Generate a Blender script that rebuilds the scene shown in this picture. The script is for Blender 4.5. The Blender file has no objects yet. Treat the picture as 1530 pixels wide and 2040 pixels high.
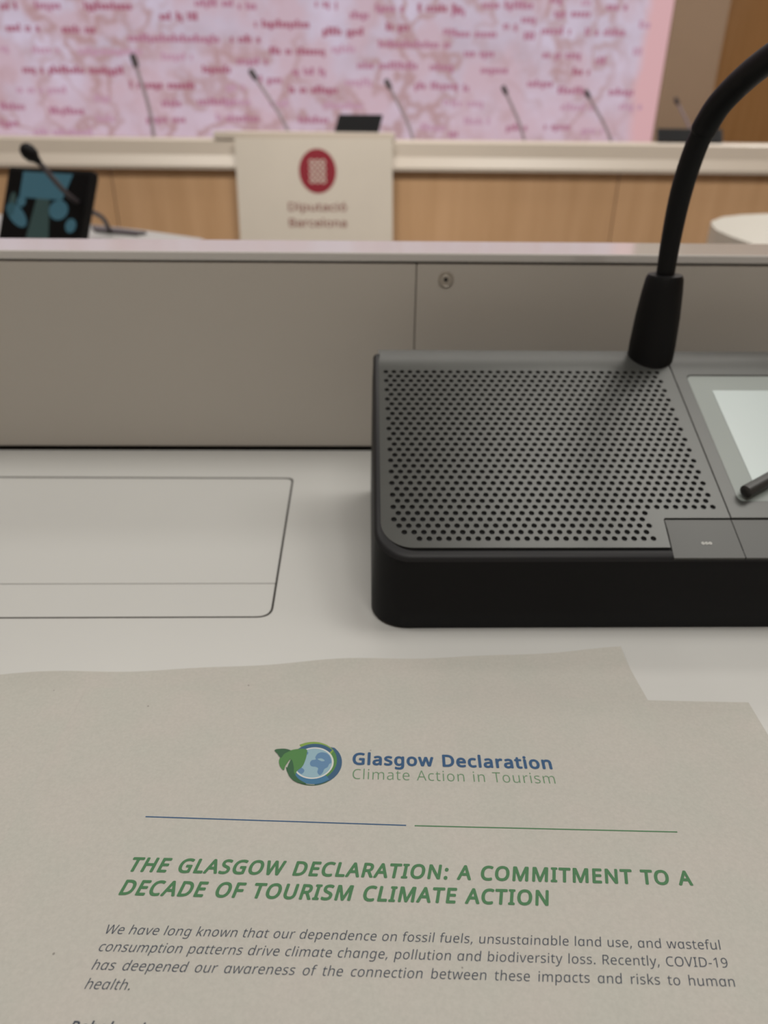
import bpy, bmesh, math, random
from mathutils import Vector, Matrix
random.seed(7)
scene = bpy.context.scene
COL = scene.collection

# ------------------------------------------------------------------ camera
cam_data = bpy.data.cameras.new('camera')
cam = bpy.data.objects.new('camera', cam_data)
COL.objects.link(cam)
scene.camera = cam
cam_data.sensor_fit = 'VERTICAL'
cam_data.sensor_height = 36.0
cam_data.sensor_width = 27.0
cam_data.lens = 36.0 * 1430 / 2040
cam_data.clip_start = 0.01
cam_data.clip_end = 60
R = Matrix(((0.999787998, 0.0000895163283, -0.0205900632),
            (-0.0181702985, 0.474198727, -0.880230315),
            (0.00968498678, 0.880417832, 0.474099823)))
cam.matrix_world = Matrix.Translation((0, 0, 0.16)) @ R.to_4x4()
cam_data.dof.use_dof = True
cam_data.dof.focus_distance = 0.183
cam_data.dof.aperture_fstop = 14.6

# ------------------------------------------------------------------ world, lamps, exposure
scene.view_settings.view_transform = 'Standard'
scene.view_settings.look = 'None'
scene.view_settings.exposure = 0.0
scene.view_settings.gamma = 1.0
scene.view_settings.use_curve_mapping = False
world = bpy.data.worlds.new('world')
scene.world = world
world.use_nodes = True
bgn = world.node_tree.nodes['Background']
bgn.inputs[0].default_value = (1.0, 0.97, 0.92, 1)
bgn.inputs[1].default_value = 0.24
scene.cycles.use_denoising = True
scene.cycles.max_bounces = 6
scene.cycles.sample_clamp_indirect = 4.0


def area_lamp(name, loc, sx, sy, power, color):
    d = bpy.data.lights.new(name, 'AREA')
    d.shape = 'RECTANGLE'
    d.size, d.size_y, d.energy, d.color = sx, sy, power, color
    o = bpy.data.objects.new(name, d)
    COL.objects.link(o)
    o.location = loc
    return o


WARM = (1.0, 0.97, 0.91)
area_lamp('ceiling_lamp', (1.0, 0.95, 2.5), 1.1, 0.9, 20, WARM)
area_lamp('ceiling_lamp', (0.0, 4.2, 2.5), 4.0, 0.8, 34, WARM)  # unseen lamp added for a highlight on the unit's rolled rear edge
area_lamp('ceiling_lamp', (0.2, 2.6, 2.5), 3.6, 0.5, 20, WARM)  # also added, gives that rolled edge a bright source to reflect
area_lamp('ceiling_lamp', (0.1, -1.0, 2.5), 1.6, 0.8, 33, WARM)
area_lamp('ceiling_lamp', (-1.7, 0.7, 2.5), 1.6, 0.8, 20, WARM)
area_lamp('ceiling_lamp', (1.9, 0.7, 2.5), 1.6, 0.8, 20, WARM)
area_lamp('ceiling_lamp', (3.0, 4.6, 2.5), 0.8, 0.5, 48, WARM)


def spot_lamp(name, loc, aim, power, color, angle):
    d = bpy.data.lights.new(name, 'SPOT')
    d.energy, d.color, d.spot_size, d.spot_blend, d.shadow_soft_size = power, color, math.radians(angle), 0.6, 0.12
    o = bpy.data.objects.new(name, d)
    COL.objects.link(o)
    o.location = loc
    o.rotation_euler = (Vector(aim) - Vector(loc)).to_track_quat('-Z', 'Y').to_euler()
    return o


spot_lamp('added_bench_spot', (-1.2, 0.9, 2.4), (-1.0, 3.3, -0.1), 125, WARM, 58)  # added, unseen spot that brightens the left of the bench front and sign
spot_lamp('added_bench_spot', (1.2, 0.9, 2.4), (0.9, 3.3, -0.1), 125, WARM, 58)  # second added spot, for the right of the bench front


# ------------------------------------------------------------------ helpers
def mat(name, color, rough=0.5, metallic=0.0, spec=0.5, noise=0.0, nscale=20.0, bump=0.0, bscale=200.0,
        emit=None, estr=0.0, stretch=None):
    m = bpy.data.materials.new(name)
    m.use_nodes = True
    nt = m.node_tree
    b = nt.nodes['Principled BSDF']
    b.inputs['Base Color'].default_value = (*color, 1)
    b.inputs['Roughness'].default_value = rough
    b.inputs['Metallic'].default_value = metallic
    b.inputs['Specular IOR Level'].default_value = spec
    if emit:
        b.inputs['Emission Color'].default_value = (*emit, 1)
        b.inputs['Emission Strength'].default_value = estr
    tc = nt.nodes.new('ShaderNodeTexCoord')
    mp = nt.nodes.new('ShaderNodeMapping')
    nt.links.new(tc.outputs['Object'], mp.inputs['Vector'])
    if stretch:
        mp.inputs['Scale'].default_value = stretch
    if noise > 0:
        n = nt.nodes.new('ShaderNodeTexNoise')
        n.inputs['Scale'].default_value = nscale
        n.inputs['Detail'].default_value = 5
        nt.links.new(mp.outputs[0], n.inputs['Vector'])
        r = nt.nodes.new('ShaderNodeValToRGB')
        r.color_ramp.elements[0].position = 0.3
        r.color_ramp.elements[1].position = 0.7
        r.color_ramp.elements[0].color = (*[c * (1 - noise) for c in color], 1)
        r.color_ramp.elements[1].color = (*[min(1, c * (1 + noise)) for c in color], 1)
        nt.links.new(n.outputs['Fac'], r.inputs['Fac'])
        nt.links.new(r.outputs['Color'], b.inputs['Base Color'])
    if bump > 0:
        n2 = nt.nodes.new('ShaderNodeTexNoise')
        n2.inputs['Scale'].default_value = bscale
        n2.inputs['Detail'].default_value = 3
        nt.links.new(mp.outputs[0], n2.inputs['Vector'])
        bp = nt.nodes.new('ShaderNodeBump')
        bp.inputs['Strength'].default_value = bump
        bp.inputs['Distance'].default_value = 0.0002
        nt.links.new(n2.outputs['Fac'], bp.inputs['Height'])
        nt.links.new(bp.outputs[0], b.inputs['Normal'])
    return m


def wood(name, c1, c2, rough=0.45):
    m = bpy.data.materials.new(name)
    m.use_nodes = True
    nt = m.node_tree
    b = nt.nodes['Principled BSDF']
    b.inputs['Roughness'].default_value = rough
    tc = nt.nodes.new('ShaderNodeTexCoord')
    mp = nt.nodes.new('ShaderNodeMapping')
    mp.inputs['Scale'].default_value = (14, 14, 0.9)
    nt.links.new(tc.outputs['Object'], mp.inputs['Vector'])
    n = nt.nodes.new('ShaderNodeTexNoise')
    n.inputs['Scale'].default_value = 1.4
    n.inputs['Detail'].default_value = 8
    n.inputs['Roughness'].default_value = 0.65
    nt.links.new(mp.outputs[0], n.inputs['Vector'])
    r = nt.nodes.new('ShaderNodeValToRGB')
    r.color_ramp.elements[0].position = 0.3
    r.color_ramp.elements[1].position = 0.7
    r.color_ramp.elements[0].color = (*c1, 1)
    r.color_ramp.elements[1].color = (*c2, 1)
    nt.links.new(n.outputs['Fac'], r.inputs['Fac'])
    nt.links.new(r.outputs['Color'], b.inputs['Base Color'])
    return m


def tag(o, label, cat, group=None):
    o['label'] = label
    o['category'] = cat
    if group:
        o['group'] = group
    return o


def empty(name, loc=(0, 0, 0)):
    o = bpy.data.objects.new(name, None)
    COL.objects.link(o)
    o.location = loc
    o.empty_display_size = 0.05
    return o


def root_loc(p):
    v = Vector((0, 0, 0))
    while p is not None:
        v += p.location
        p = p.parent
    return v


def build(name, bm, m, parent=None, smooth=False, world=True, kind=None):
    """link a bmesh as one object; vertices are given in room coordinates"""
    bmesh.ops.recalc_face_normals(bm, faces=bm.faces[:])
    me = bpy.data.meshes.new(name)
    if parent is not None and world:
        bmesh.ops.translate(bm, vec=-root_loc(parent), verts=bm.verts[:])
    bm.to_mesh(me)
    bm.free()
    for mm in (m if isinstance(m, (list, tuple)) else [m]):
        me.materials.append(mm)
    if smooth:
        for p in me.polygons:
            p.use_smooth = True
        try:
            me.set_sharp_from_angle(angle=math.radians(35))
        except Exception:
            pass
    o = bpy.data.objects.new(name, me)
    COL.objects.link(o)
    if parent is not None:
        o.parent = parent
    if kind:
        o['kind'] = kind
    return o


def add_box(bm, x0, x1, y0, y1, z0, z1, mi=0):
    v = [bm.verts.new((x, y, z)) for z in (z0, z1) for y in (y0, y1) for x in (x0, x1)]
    for f in ((0, 1, 3, 2), (4, 6, 7, 5), (0, 4, 5, 1), (2, 3, 7, 6), (0, 2, 6, 4), (1, 5, 7, 3)):
        fc = bm.faces.new([v[i] for i in f])
        fc.material_index = mi
    return v


def box(x0, x1, y0, y1, z0, z1, bev=0.0, seg=2):
    bm = bmesh.new()
    add_box(bm, x0, x1, y0, y1, z0, z1)
    if bev:
        bmesh.ops.bevel(bm, geom=bm.edges[:], offset=bev, segments=seg, affect='EDGES', profile=0.5)
    return bm


def prism(pts, z0, z1, bev=0.0, seg=2):
    bm = bmesh.new()
    a = [bm.verts.new((x, y, z0)) for x, y in pts]
    b = [bm.verts.new((x, y, z1)) for x, y in pts]
    n = len(pts)
    bm.faces.new(a[::-1])
    top = bm.faces.new(b)
    for i in range(n):
        bm.faces.new((a[i], a[(i + 1) % n], b[(i + 1) % n], b[i]))
    if bev:
        bmesh.ops.bevel(bm, geom=list(top.edges), offset=bev, segments=seg, affect='EDGES', profile=0.5)
    return bm


def loft(bm, rings, cap0=True, cap1=True, mi=0):
    vs = [[bm.verts.new(p) for p in r] for r in rings]
    n = len(vs[0])
    for a, b in zip(vs, vs[1:]):
        for i in range(n):
            f = bm.faces.new((a[i], a[(i + 1) % n], b[(i + 1) % n], b[i]))
            f.material_index = mi
    if cap0:
        bm.faces.new(vs[0][::-1]).material_index = mi
    if cap1:
        bm.faces.new(vs[-1]).material_index = mi
    return vs


def tube(bm, pts, radii, n=14, mi=0):
    """a round tube through pts with a radius at each"""
    pts = [Vector(p) for p in pts]
    rings = []
    up = Vector((0.3, 1, 0.1)).normalized()
    for i, p in enumerate(pts):
        t = (pts[min(i + 1, len(pts) - 1)] - pts[max(i - 1, 0)]).normalized()
        a = t.cross(up)
        if a.length < 1e-3:
            a = t.cross(Vector((1, 0, 0)))
        a.normalize()
        b = a.cross(t).normalized()
        rings.append([p + (a * math.cos(k * 2 * math.pi / n) + b * math.sin(k * 2 * math.pi / n)) * radii[i] for k in range(n)])
    loft(bm, rings, mi=mi)


def smooth_path(pts, k=6):
    """Catmull-Rom through pts"""
    P = [Vector(p) for p in pts]
    P = [P[0] * 2 - P[1]] + P + [P[-1] * 2 - P[-2]]
    out = []
    for i in range(1, len(P) - 2):
        for j in range(k):
            t = j / k
            a, b, c, d = P[i - 1], P[i], P[i + 1], P[i + 2]
            out.append(0.5 * (2 * b + (c - a) * t + (2 * a - 5 * b + 4 * c - d) * t * t + (3 * b - a - 3 * c + d) * t ** 3))
    out.append(P[-2])
    return out


def rrect(x0, x1, y0, y1, r, seg=8):
    """rounded rectangle outline, r = one radius or (front-left, front-right, back-right, back-left)"""
    rs = r if isinstance(r, (tuple, list)) else (r,) * 4
    out = []
    for (cx, cy, a0, rr) in ((x0 + rs[0], y0 + rs[0], 180, rs[0]), (x1 - rs[1], y0 + rs[1], 270, rs[1]),
                             (x1 - rs[2], y1 - rs[2], 0, rs[2]), (x0 + rs[3], y1 - rs[3], 90, rs[3])):
        for k in range(seg + 1):
            a = math.radians(a0 + 90 * k / seg)
            out.append((cx + rr * math.cos(a), cy + rr * math.sin(a)))
    return out


def fill(polys, extrude=0.0, offset=0.0):
    """fill closed outlines (holes are found) -> bmesh in the xy plane"""
    cu = bpy.data.curves.new('outline', 'CURVE')
    cu.dimensions = '2D'
    cu.fill_mode = 'BOTH'
    cu.extrude = extrude
    for p in polys:
        s = cu.splines.new('POLY')
        s.points.add(len(p) - 1)
        for i, q in enumerate(p):
            s.points[i].co = (q[0], q[1], 0, 1)
        s.use_cyclic_u = True
    o = bpy.data.objects.new('outline', cu)
    COL.objects.link(o)
    dg = bpy.context.evaluated_depsgraph_get()
    me = bpy.data.meshes.new_from_object(o.evaluated_get(dg))
    bm = bmesh.new()
    bm.from_mesh(me)
    bpy.data.objects.remove(o)
    bpy.data.curves.remove(cu)
    bpy.data.meshes.remove(me)
    return bm


# letter outlines, in thousandths: advance, closed contours
GLYPHS = {
',':(215,[[154,84,136,23,111,-42,85,-103,33,-103,49,-38,63,31,73,93,148,93]]),
'-':(258,[[32,184,32,246,226,246,226,184]]),
'.':(215,[[58,43,61,69,72,85,88,94,107,97,126,94,142,85,153,69,157,43,153,18,142,2,126,-8,107,-11,88,-8,72,2,61,18]]),
'1':(459,[[285,0,216,0,216,400,216,439,217,470,219,499,196,477,169,455,108,405,71,452,226,573,285,573]]),
'9':(459,[[417,328,415,279,410,231,401,183,387,139,366,99,340,63,306,33,265,11,214,-3,154,-8,117,-6,82,0,82,60,115,53,152,50,204,54,245,68,278,90,303,118,322,153,334,192,342,235,346,281,341,281,327,263,310,247,290,233,266,223,237,216,204,214,158,219,118,235,85,260,61,294,45,336,40,387,46,443,63,491,90,529,127,557,171,575,223,581,262,577,299,565,332,545,361,518,384,483,402,439,413,388],[223,521,178,513,142,488,118,447,110,388,117,339,137,301,171,277,220,269,256,273,286,285,311,303,330,325,342,349,346,374,344,400,338,426,328,451,315,474,298,493,277,508,252,518]]),
':':(215,[[58,43,61,69,72,85,88,94,107,97,126,94,142,85,153,69,157,43,153,18,142,2,126,-8,107,-11,88,-8,72,2,61,18],[58,387,61,412,72,429,88,438,107,441,126,438,142,429,153,412,157,387,153,362,142,345,126,335,107,332,88,335,72,345,61,362]]),
'A':(513,[[437,0,368,177,141,177,73,0,0,0,224,575,289,575,512,0],[282,415,274,438,263,473,255,500,247,468,238,438,230,415,165,241,346,241]]),
'B':(521,[[241,573,336,565,404,541,428,522,445,497,455,467,459,431,456,399,446,371,431,347,409,328,382,313,350,304,350,300,384,292,415,279,441,261,461,236,474,203,478,163,472,115,454,74,425,42,385,19,337,5,279,0,78,0,78,573],[256,329,318,335,357,352,377,382,384,423,376,463,351,490,308,506,245,511,150,511,150,329],[150,269,150,61,265,61,330,68,371,91,394,125,401,168,398,197,388,221,370,241,344,256,307,266,260,269]]),
'C':(507,[[323,517,280,513,241,502,206,482,178,456,155,423,139,383,129,337,125,286,131,220,147,164,175,117,213,83,262,62,322,55,359,57,394,62,460,78,460,15,427,5,393,-2,356,-7,312,-8,232,1,166,28,115,72,78,131,56,203,49,287,53,349,67,406,89,456,120,499,159,534,206,559,261,575,324,581,367,578,409,572,448,561,482,547,453,486,394,508,360,515]]),
'D':(585,[[536,292,528,203,501,131,457,74,399,33,325,8,237,0,78,0,78,573,254,573,335,565,404,540,460,501,502,446,528,377],[460,289,454,359,435,415,404,457,361,487,308,505,244,511,150,511,150,62,228,62,282,65,329,76,369,94,402,119,428,151,446,190,457,236]]),
'E':(446,[[398,0,78,0,78,573,398,573,398,509,150,509,150,330,383,330,383,268,150,268,150,63,398,63]]),
'F':(416,[[150,0,78,0,78,573,398,573,398,509,150,509,150,306,383,306,383,243,150,243]]),
'G':(584,[[326,302,524,302,524,22,478,8,431,-1,380,-6,323,-8,241,1,173,28,120,71,81,130,57,202,49,286,58,370,84,442,127,500,186,544,259,571,346,581,392,578,437,572,478,561,516,547,489,484,457,497,421,508,382,515,342,517,278,510,225,489,181,455,150,409,131,353,124,286,130,222,146,166,175,119,216,84,270,62,340,55,404,59,452,68,452,238,326,238]]),
'H':(594,[[516,0,443,0,443,267,150,267,150,0,78,0,78,573,150,573,150,330,443,330,443,573,516,573]]),
'I':(272,[[239,0,32,0,32,42,99,57,99,515,32,531,32,573,239,573,239,531,172,515,172,57,239,42]]),
'L':(420,[[78,0,78,573,150,573,150,64,400,64,400,0]]),
'M':(727,[[330,0,142,502,139,502,142,461,144,407,144,347,144,0,78,0,78,573,184,573,361,103,364,103,544,573,650,573,650,0,578,0,578,352,579,408,581,460,584,501,581,501,390,0]]),
'N':(610,[[532,0,447,0,141,476,138,476,141,432,143,378,144,320,144,0,78,0,78,573,161,573,467,99,470,99,468,137,466,193,464,249,464,573,532,573]]),
'O':(626,[[577,287,573,224,561,166,540,116,510,73,473,38,428,13,375,-3,314,-8,251,-3,196,13,151,39,114,73,85,116,65,167,53,224,49,288,56,370,78,442,114,500,166,545,232,572,314,581,393,572,459,545,510,501,547,442,570,370],[125,287,130,220,145,163,171,117,207,83,255,62,314,55,373,62,420,83,456,117,481,163,496,220,501,287,490,384,456,457,431,484,398,503,360,514,314,518,255,511,207,490,171,457,145,411,130,354]]),
'R':(499,[[236,573,301,568,353,555,393,532,422,500,439,460,444,410,440,368,427,334,408,306,385,285,358,269,330,257,487,0,403,0,264,237,150,237,150,0,78,0,78,573],[232,510,150,510,150,298,236,298,296,304,338,325,362,359,370,407,366,440,355,467,336,486,310,500,275,507]]),
'S':(440,[[403,153,396,106,378,66,348,35,307,11,257,-3,198,-8,137,-5,83,4,41,19,41,88,73,76,113,65,156,57,201,55,240,57,273,66,298,79,316,98,327,120,330,147,327,173,318,194,302,213,277,230,242,247,196,265,131,294,106,311,85,330,69,351,57,375,50,403,48,435,54,477,71,513,99,542,136,563,180,576,231,581,276,578,318,572,355,562,389,549,366,487,302,508,266,515,229,517,196,515,169,507,148,494,133,478,124,457,121,434,124,407,133,386,149,367,172,351,204,335,246,318,293,299,332,279,362,255,385,228,398,194]]),
'T':(446,[[259,0,187,0,187,509,8,509,8,573,437,573,437,509,259,509]]),
'U':(586,[[513,202,507,146,489,95,459,52,416,20,360,-1,290,-8,240,-4,196,7,159,25,128,50,104,82,86,118,76,158,72,204,72,573,144,573,144,201,154,139,182,93,228,64,294,55,342,59,379,73,407,96,427,126,438,161,442,202,442,573,513,573]]),
'V':(481,[[481,573,277,0,204,0,0,573,75,573,204,205,220,160,231,119,241,80,250,119,262,161,277,207,405,573]]),
'W':(746,[[735,573,583,0,510,0,399,375,389,410,380,443,373,471,370,488,367,471,361,443,352,409,342,373,234,0,161,0,10,573,85,573,174,223,183,186,190,151,196,118,201,87,206,119,213,154,222,191,232,227,333,573,407,573,512,225,523,187,532,151,538,117,544,87,550,129,560,175,572,224,660,573]]),
'a':(450,[[231,437,299,428,347,403,376,358,385,293,385,0,334,0,320,61,317,61,298,40,279,22,258,9,234,-1,206,-6,172,-8,136,-5,103,6,75,23,55,48,41,80,37,119,50,176,87,219,152,245,243,257,316,259,316,285,310,330,293,359,265,375,227,380,194,378,163,370,106,347,84,400,115,414,151,426,190,434],[252,208,184,200,141,182,118,155,110,119,115,87,132,66,157,53,188,49,238,56,279,79,306,117,315,172,315,210]]),
'b':(493,[[139,461,138,410,135,373,139,373,161,398,189,419,226,432,272,437,310,434,344,423,374,406,401,381,422,350,437,312,446,267,449,215,444,147,427,91,400,48,365,17,322,-2,272,-8,226,-3,189,10,161,31,139,55,133,55,119,0,68,0,68,609,139,609],[260,379,219,374,188,361,165,339,150,308,142,268,139,217,139,214,145,144,165,93,202,61,261,51,312,61,348,93,369,145,376,216,369,287,348,338,311,368]]),
'c':(385,[[241,-8,187,-2,139,15,99,45,69,87,50,143,44,213,51,284,71,342,102,385,142,415,191,432,245,438,278,436,309,431,336,424,358,415,337,356,292,370,244,376,204,371,172,358,148,335,131,303,120,263,117,213,120,166,131,126,148,94,172,71,202,58,240,53,273,55,302,60,351,78,351,15,328,5,304,-2,275,-7]]),
'd':(493,[[221,-8,182,-5,148,6,118,23,92,48,71,79,56,117,47,162,44,214,47,266,56,311,71,350,93,381,119,406,149,424,183,434,221,438,253,436,280,429,303,420,323,407,340,391,354,374,359,374,356,405,354,438,354,609,425,609,425,0,368,0,358,58,354,58,340,40,323,24,303,11,279,1,252,-6],[232,51,290,60,328,88,348,135,355,200,355,213,349,284,329,336,291,369,231,379,181,368,146,334,124,281,117,213,124,144,146,93,181,61]]),
'e':(452,[[234,438,286,432,329,414,364,385,390,346,406,299,411,244,411,201,117,201,127,137,154,90,197,62,254,52,293,54,327,60,392,82,392,20,359,8,327,-1,292,-6,251,-8,194,-2,143,17,101,48,70,91,51,146,44,212,50,277,68,333,96,378,134,411,181,431],[233,380,188,372,154,348,130,309,119,257,338,257,335,292,326,322,312,346,292,364,266,376]]),
'f':(276,[[266,375,158,375,158,0,87,0,87,375,12,375,12,408,87,432,87,457,92,507,104,547,124,577,152,597,186,609,227,613,274,609,310,599,292,544,262,552,228,556,197,550,175,532,162,502,158,458,158,430,266,430]]),
'g':(493,[[221,438,261,434,297,422,329,402,355,373,359,373,369,430,425,430,425,-7,420,-63,404,-109,378,-146,341,-172,293,-187,233,-192,188,-191,147,-186,110,-177,78,-165,78,-100,111,-114,149,-125,191,-132,237,-134,286,-126,324,-101,347,-63,355,-13,355,4,356,32,358,57,354,57,329,28,299,8,263,-4,221,-8,182,-4,147,7,117,25,91,51,56,121,44,214,56,306,91,377,117,404,147,423,181,434],[230,379,197,374,169,359,147,336,130,303,120,262,117,213,124,143,146,92,182,60,232,50,262,52,288,58,309,69,326,85,340,105,349,131,354,161,356,197,356,214,353,267,343,309,326,340,302,362,270,374]]),
'h':(496,[[139,431,138,399,135,370,140,370,155,391,174,407,196,420,221,429,247,435,273,437,321,433,360,421,391,400,413,370,426,330,431,280,431,0,361,0,361,275,355,321,338,353,308,372,265,379,222,374,189,360,166,338,150,308,142,269,139,222,139,0,68,0,68,609,139,609]]),
'i':(207,[[139,430,139,0,68,0,68,430],[104,591,119,588,133,580,142,566,145,546,142,526,133,512,119,504,104,501,88,504,75,512,66,526,63,546,66,566,75,580,88,588]]),
'k':(428,[[138,291,137,257,135,221,138,221,152,240,172,264,189,285,326,430,409,430,235,246,421,0,336,0,187,200,138,158,138,0,68,0,68,609,138,609]]),
'l':(207,[[139,0,68,0,68,609,139,609]]),
'm':(750,[[540,438,603,429,649,401,676,352,685,280,685,0,615,0,615,277,610,321,594,353,567,372,528,379,474,369,438,342,418,298,411,237,411,0,342,0,342,277,339,308,332,333,320,353,303,367,281,376,253,379,215,374,185,360,164,338,150,308,141,269,139,223,139,0,68,0,68,430,125,430,136,371,140,371,155,392,173,409,194,422,217,431,241,436,266,438,312,433,349,420,378,398,398,366,402,366,427,398,461,420,499,433]]),
'n':(496,[[275,438,343,429,391,401,421,352,431,280,431,0,361,0,361,275,355,321,338,353,308,372,265,379,204,368,166,338,146,289,139,223,139,0,68,0,68,430,125,430,136,371,140,371,156,392,175,409,198,422,222,431,248,436]]),
'o':(485,[[442,216,438,165,428,121,411,82,388,51,359,25,324,7,285,-4,241,-8,200,-4,163,7,129,25,100,51,77,82,59,121,48,165,44,216,50,282,68,336,97,380,137,412,186,431,244,438,299,431,347,412,387,380,417,336,436,282],[117,216,120,169,130,128,147,95,172,71,203,56,243,51,282,56,314,71,339,95,356,128,366,169,369,216,365,263,355,303,338,335,314,359,282,374,242,379,185,368,147,335,124,284]]),
'p':(493,[[273,438,310,434,344,424,374,407,401,383,422,351,437,313,446,268,449,216,444,148,427,93,401,49,365,17,322,-2,272,-8,241,-6,213,1,190,11,170,24,139,55,134,55,137,20,139,-16,139,-192,68,-192,68,430,126,430,136,371,139,371,153,389,170,405,189,419,213,429,240,436],[260,379,221,374,190,362,167,342,152,313,142,275,139,229,139,216,142,167,150,126,165,93,188,70,220,55,261,51,297,56,326,72,348,98,364,131,373,171,376,217,369,283,348,334,311,367]]),
'r':(331,[[269,438,295,437,319,433,310,368,287,372,264,374,240,371,217,363,195,351,176,334,161,313,149,289,141,261,139,229,139,0,68,0,68,430,126,430,134,351,137,351,152,374,170,395,191,413,214,426,240,435]]),
's':(384,[[348,119,343,80,327,49,302,24,268,6,226,-4,176,-8,135,-6,99,-1,68,8,42,19,42,83,104,60,141,52,178,49,224,53,256,66,274,86,280,112,278,128,271,141,259,154,239,167,174,196,103,228,76,245,57,266,45,292,41,324,52,372,85,408,137,430,202,438,240,436,275,430,308,421,339,409,315,353,258,372,228,378,197,380,159,377,131,366,114,350,108,328,111,312,119,298,133,286,154,274,219,246,289,215,314,197,333,176,344,150]]),
't':(290,[[212,50,245,53,272,59,272,5,240,-4,200,-8,167,-5,138,4,112,20,91,44,78,79,74,125,74,375,13,375,13,409,75,437,103,528,144,528,144,430,269,430,269,375,144,375,144,127,149,93,163,69,185,54]]),
'u':(496,[[427,430,427,0,370,0,359,57,356,57,340,36,321,20,298,8,273,-1,247,-6,220,-8,173,-4,134,8,103,29,81,59,68,99,63,148,63,430,135,430,135,153,141,108,158,76,188,57,230,51,273,55,306,69,330,91,345,121,354,160,357,206,357,430]]),
'v':(407,[[163,0,0,430,75,430,167,176,180,137,193,96,201,63,204,63,214,96,227,138,241,176,332,430,407,430,244,0]]),
'w':(630,[[346,243,336,276,328,308,321,335,316,357,313,357,308,335,302,307,294,275,284,242,207,1,127,1,9,431,82,431,141,201,153,154,163,109,169,73,172,73,178,97,185,128,193,160,201,188,277,431,354,431,428,188,440,149,451,109,457,74,460,74,466,108,477,153,489,201,549,431,621,431,502,1,419,1]]),
'y':(409,[[1,430,76,430,169,185,184,144,196,105,205,68,209,68,224,121,245,186,333,430,409,430,224,-59,207,-97,188,-130,165,-156,138,-176,106,-188,67,-192,34,-190,9,-186,9,-130,30,-133,56,-135,79,-132,99,-126,116,-114,130,-99,142,-80,152,-59,174,-2]]),
'ó':(485,[[442,216,438,165,428,121,411,82,388,51,359,25,324,7,285,-4,241,-8,200,-4,163,7,129,25,100,51,77,82,59,121,48,165,44,216,50,282,68,336,97,380,137,412,186,431,244,438,299,431,347,412,387,380,417,336,436,282],[117,216,120,169,130,128,147,95,172,71,203,56,243,51,282,56,314,71,339,95,356,128,366,169,369,216,365,263,355,303,338,335,314,359,282,374,242,379,185,368,147,335,124,284],[362,606,341,579,311,546,278,513,247,486,200,486,200,496,227,532,254,575,277,614,362,614]]),
'ɑ':(493,[[221,-8,182,-5,148,6,118,23,92,48,71,79,56,117,47,162,44,214,47,266,56,311,71,350,93,381,119,406,149,424,183,434,221,438,253,436,280,429,303,420,323,407,340,391,354,374,359,374,356,405,354,438,354,428,425,428,425,0,368,0,358,58,354,58,340,40,323,24,303,11,279,1,252,-6],[232,51,290,60,328,88,348,135,355,200,355,213,349,284,329,336,291,369,231,379,181,368,146,334,124,281,117,213,124,144,146,93,181,61]]),
' ':(260,[])}
WORDS = [(-2.731,-2.643,0.906,8),(-2.475,-2.298,0.914,5),(-2.143,-1.776,0.915,8),(-2.747,-2.472,0.772,9),(-2.306,-2.069,0.767,10),(-1.595,-1.304,0.856,7),(-1.294,-1.026,0.943,6),(-1.819,-1.149,0.718,6),(-2.795,-2.744,0.642,4),(-2.559,-2.4,0.635,4),(-2.242,-1.729,0.631,3),(-2.657,-1.886,0.506,9),(-1.585,-1.367,0.603,3),(-1.284,-1.088,0.522,7),(-1.855,-1.354,0.413,8),(-2.733,-2.361,0.373,3),(-2.15,-2.045,0.321,4),(-2.888,-2.7,0.258,6),(-2.507,-2.248,0.231,6),(-2.915,-2.785,0.143,5),(-1.628,-1.498,0.291,5),(-1.344,-1.084,0.305,5),(-1.761,-1.476,0.181,5),(-2.152,-2.01,0.182,3),(-1.213,-1.094,0.196,4),(-2.693,-2.216,0.084,3),(-0.976,-0.841,0.927,6),(-0.403,-0.28,0.948,6),(0.046,0.226,0.926,6),(0.361,0.655,0.93,7),(-0.146,-0.011,0.881,6),(-0.861,-0.465,0.818,7),(0.126,0.297,0.809,7),(-0.353,-0.068,0.776,7),(0.56,0.663,0.79,5),(-1.05,-0.857,0.72,7),(0.07,0.622,0.701,6),(-0.759,-0.345,0.647,8),(-0.287,-0.103,0.665,4),(-1.017,-0.786,0.579,6),(-0.593,-0.349,0.515,5),(-0.092,0.35,0.561,6),(0.467,0.642,0.556,5),(-0.853,-0.69,0.457,6),(-0.187,0.024,0.449,4),(-0.658,-0.247,0.394,7),(-1.114,-0.997,0.408,3),(0.354,0.684,0.43,5),(-1.124,-0.947,0.307,4),(-0.782,-0.663,0.299,4),(-0.368,-0.059,0.289,4),(-1.134,-0.884,0.193,5),(-0.562,-0.323,0.188,5),(0.583,0.69,0.324,4),(0.606,0.703,0.103,5),(0.411,0.604,0.144,3),(0.619,0.721,0.913,6),(0.842,1.204,0.955,6),(1.347,1.426,0.996,6),(1.587,1.655,0.981,3),(1.75,1.898,0.955,6),(1.358,1.654,0.909,6),(1.145,1.248,0.868,5),(1.012,1.092,0.828,5),(1.302,1.486,0.799,5),(0.649,0.971,0.773,6),(1.637,1.925,0.794,5),(1.144,1.26,0.763,5),(2.043,2.124,0.845,4),(0.726,0.958,0.648,6),(1.331,1.623,0.645,5),(0.862,1.049,0.54,5),(1.579,1.708,0.537,7),(1.235,1.424,0.454,6),(0.646,0.776,0.417,5),(1.477,1.691,0.41,5),(1.883,2.074,0.404,5),(0.651,0.902,0.315,4),(1.515,1.768,0.297,4),(1.983,2.128,0.307,3),(0.755,0.911,0.19,4),(1.096,1.242,0.15,5),(1.399,1.593,0.159,5),(1.706,1.877,0.135,4),(2.028,2.086,0.671,4),(1.745,1.804,0.609,6)]


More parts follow.
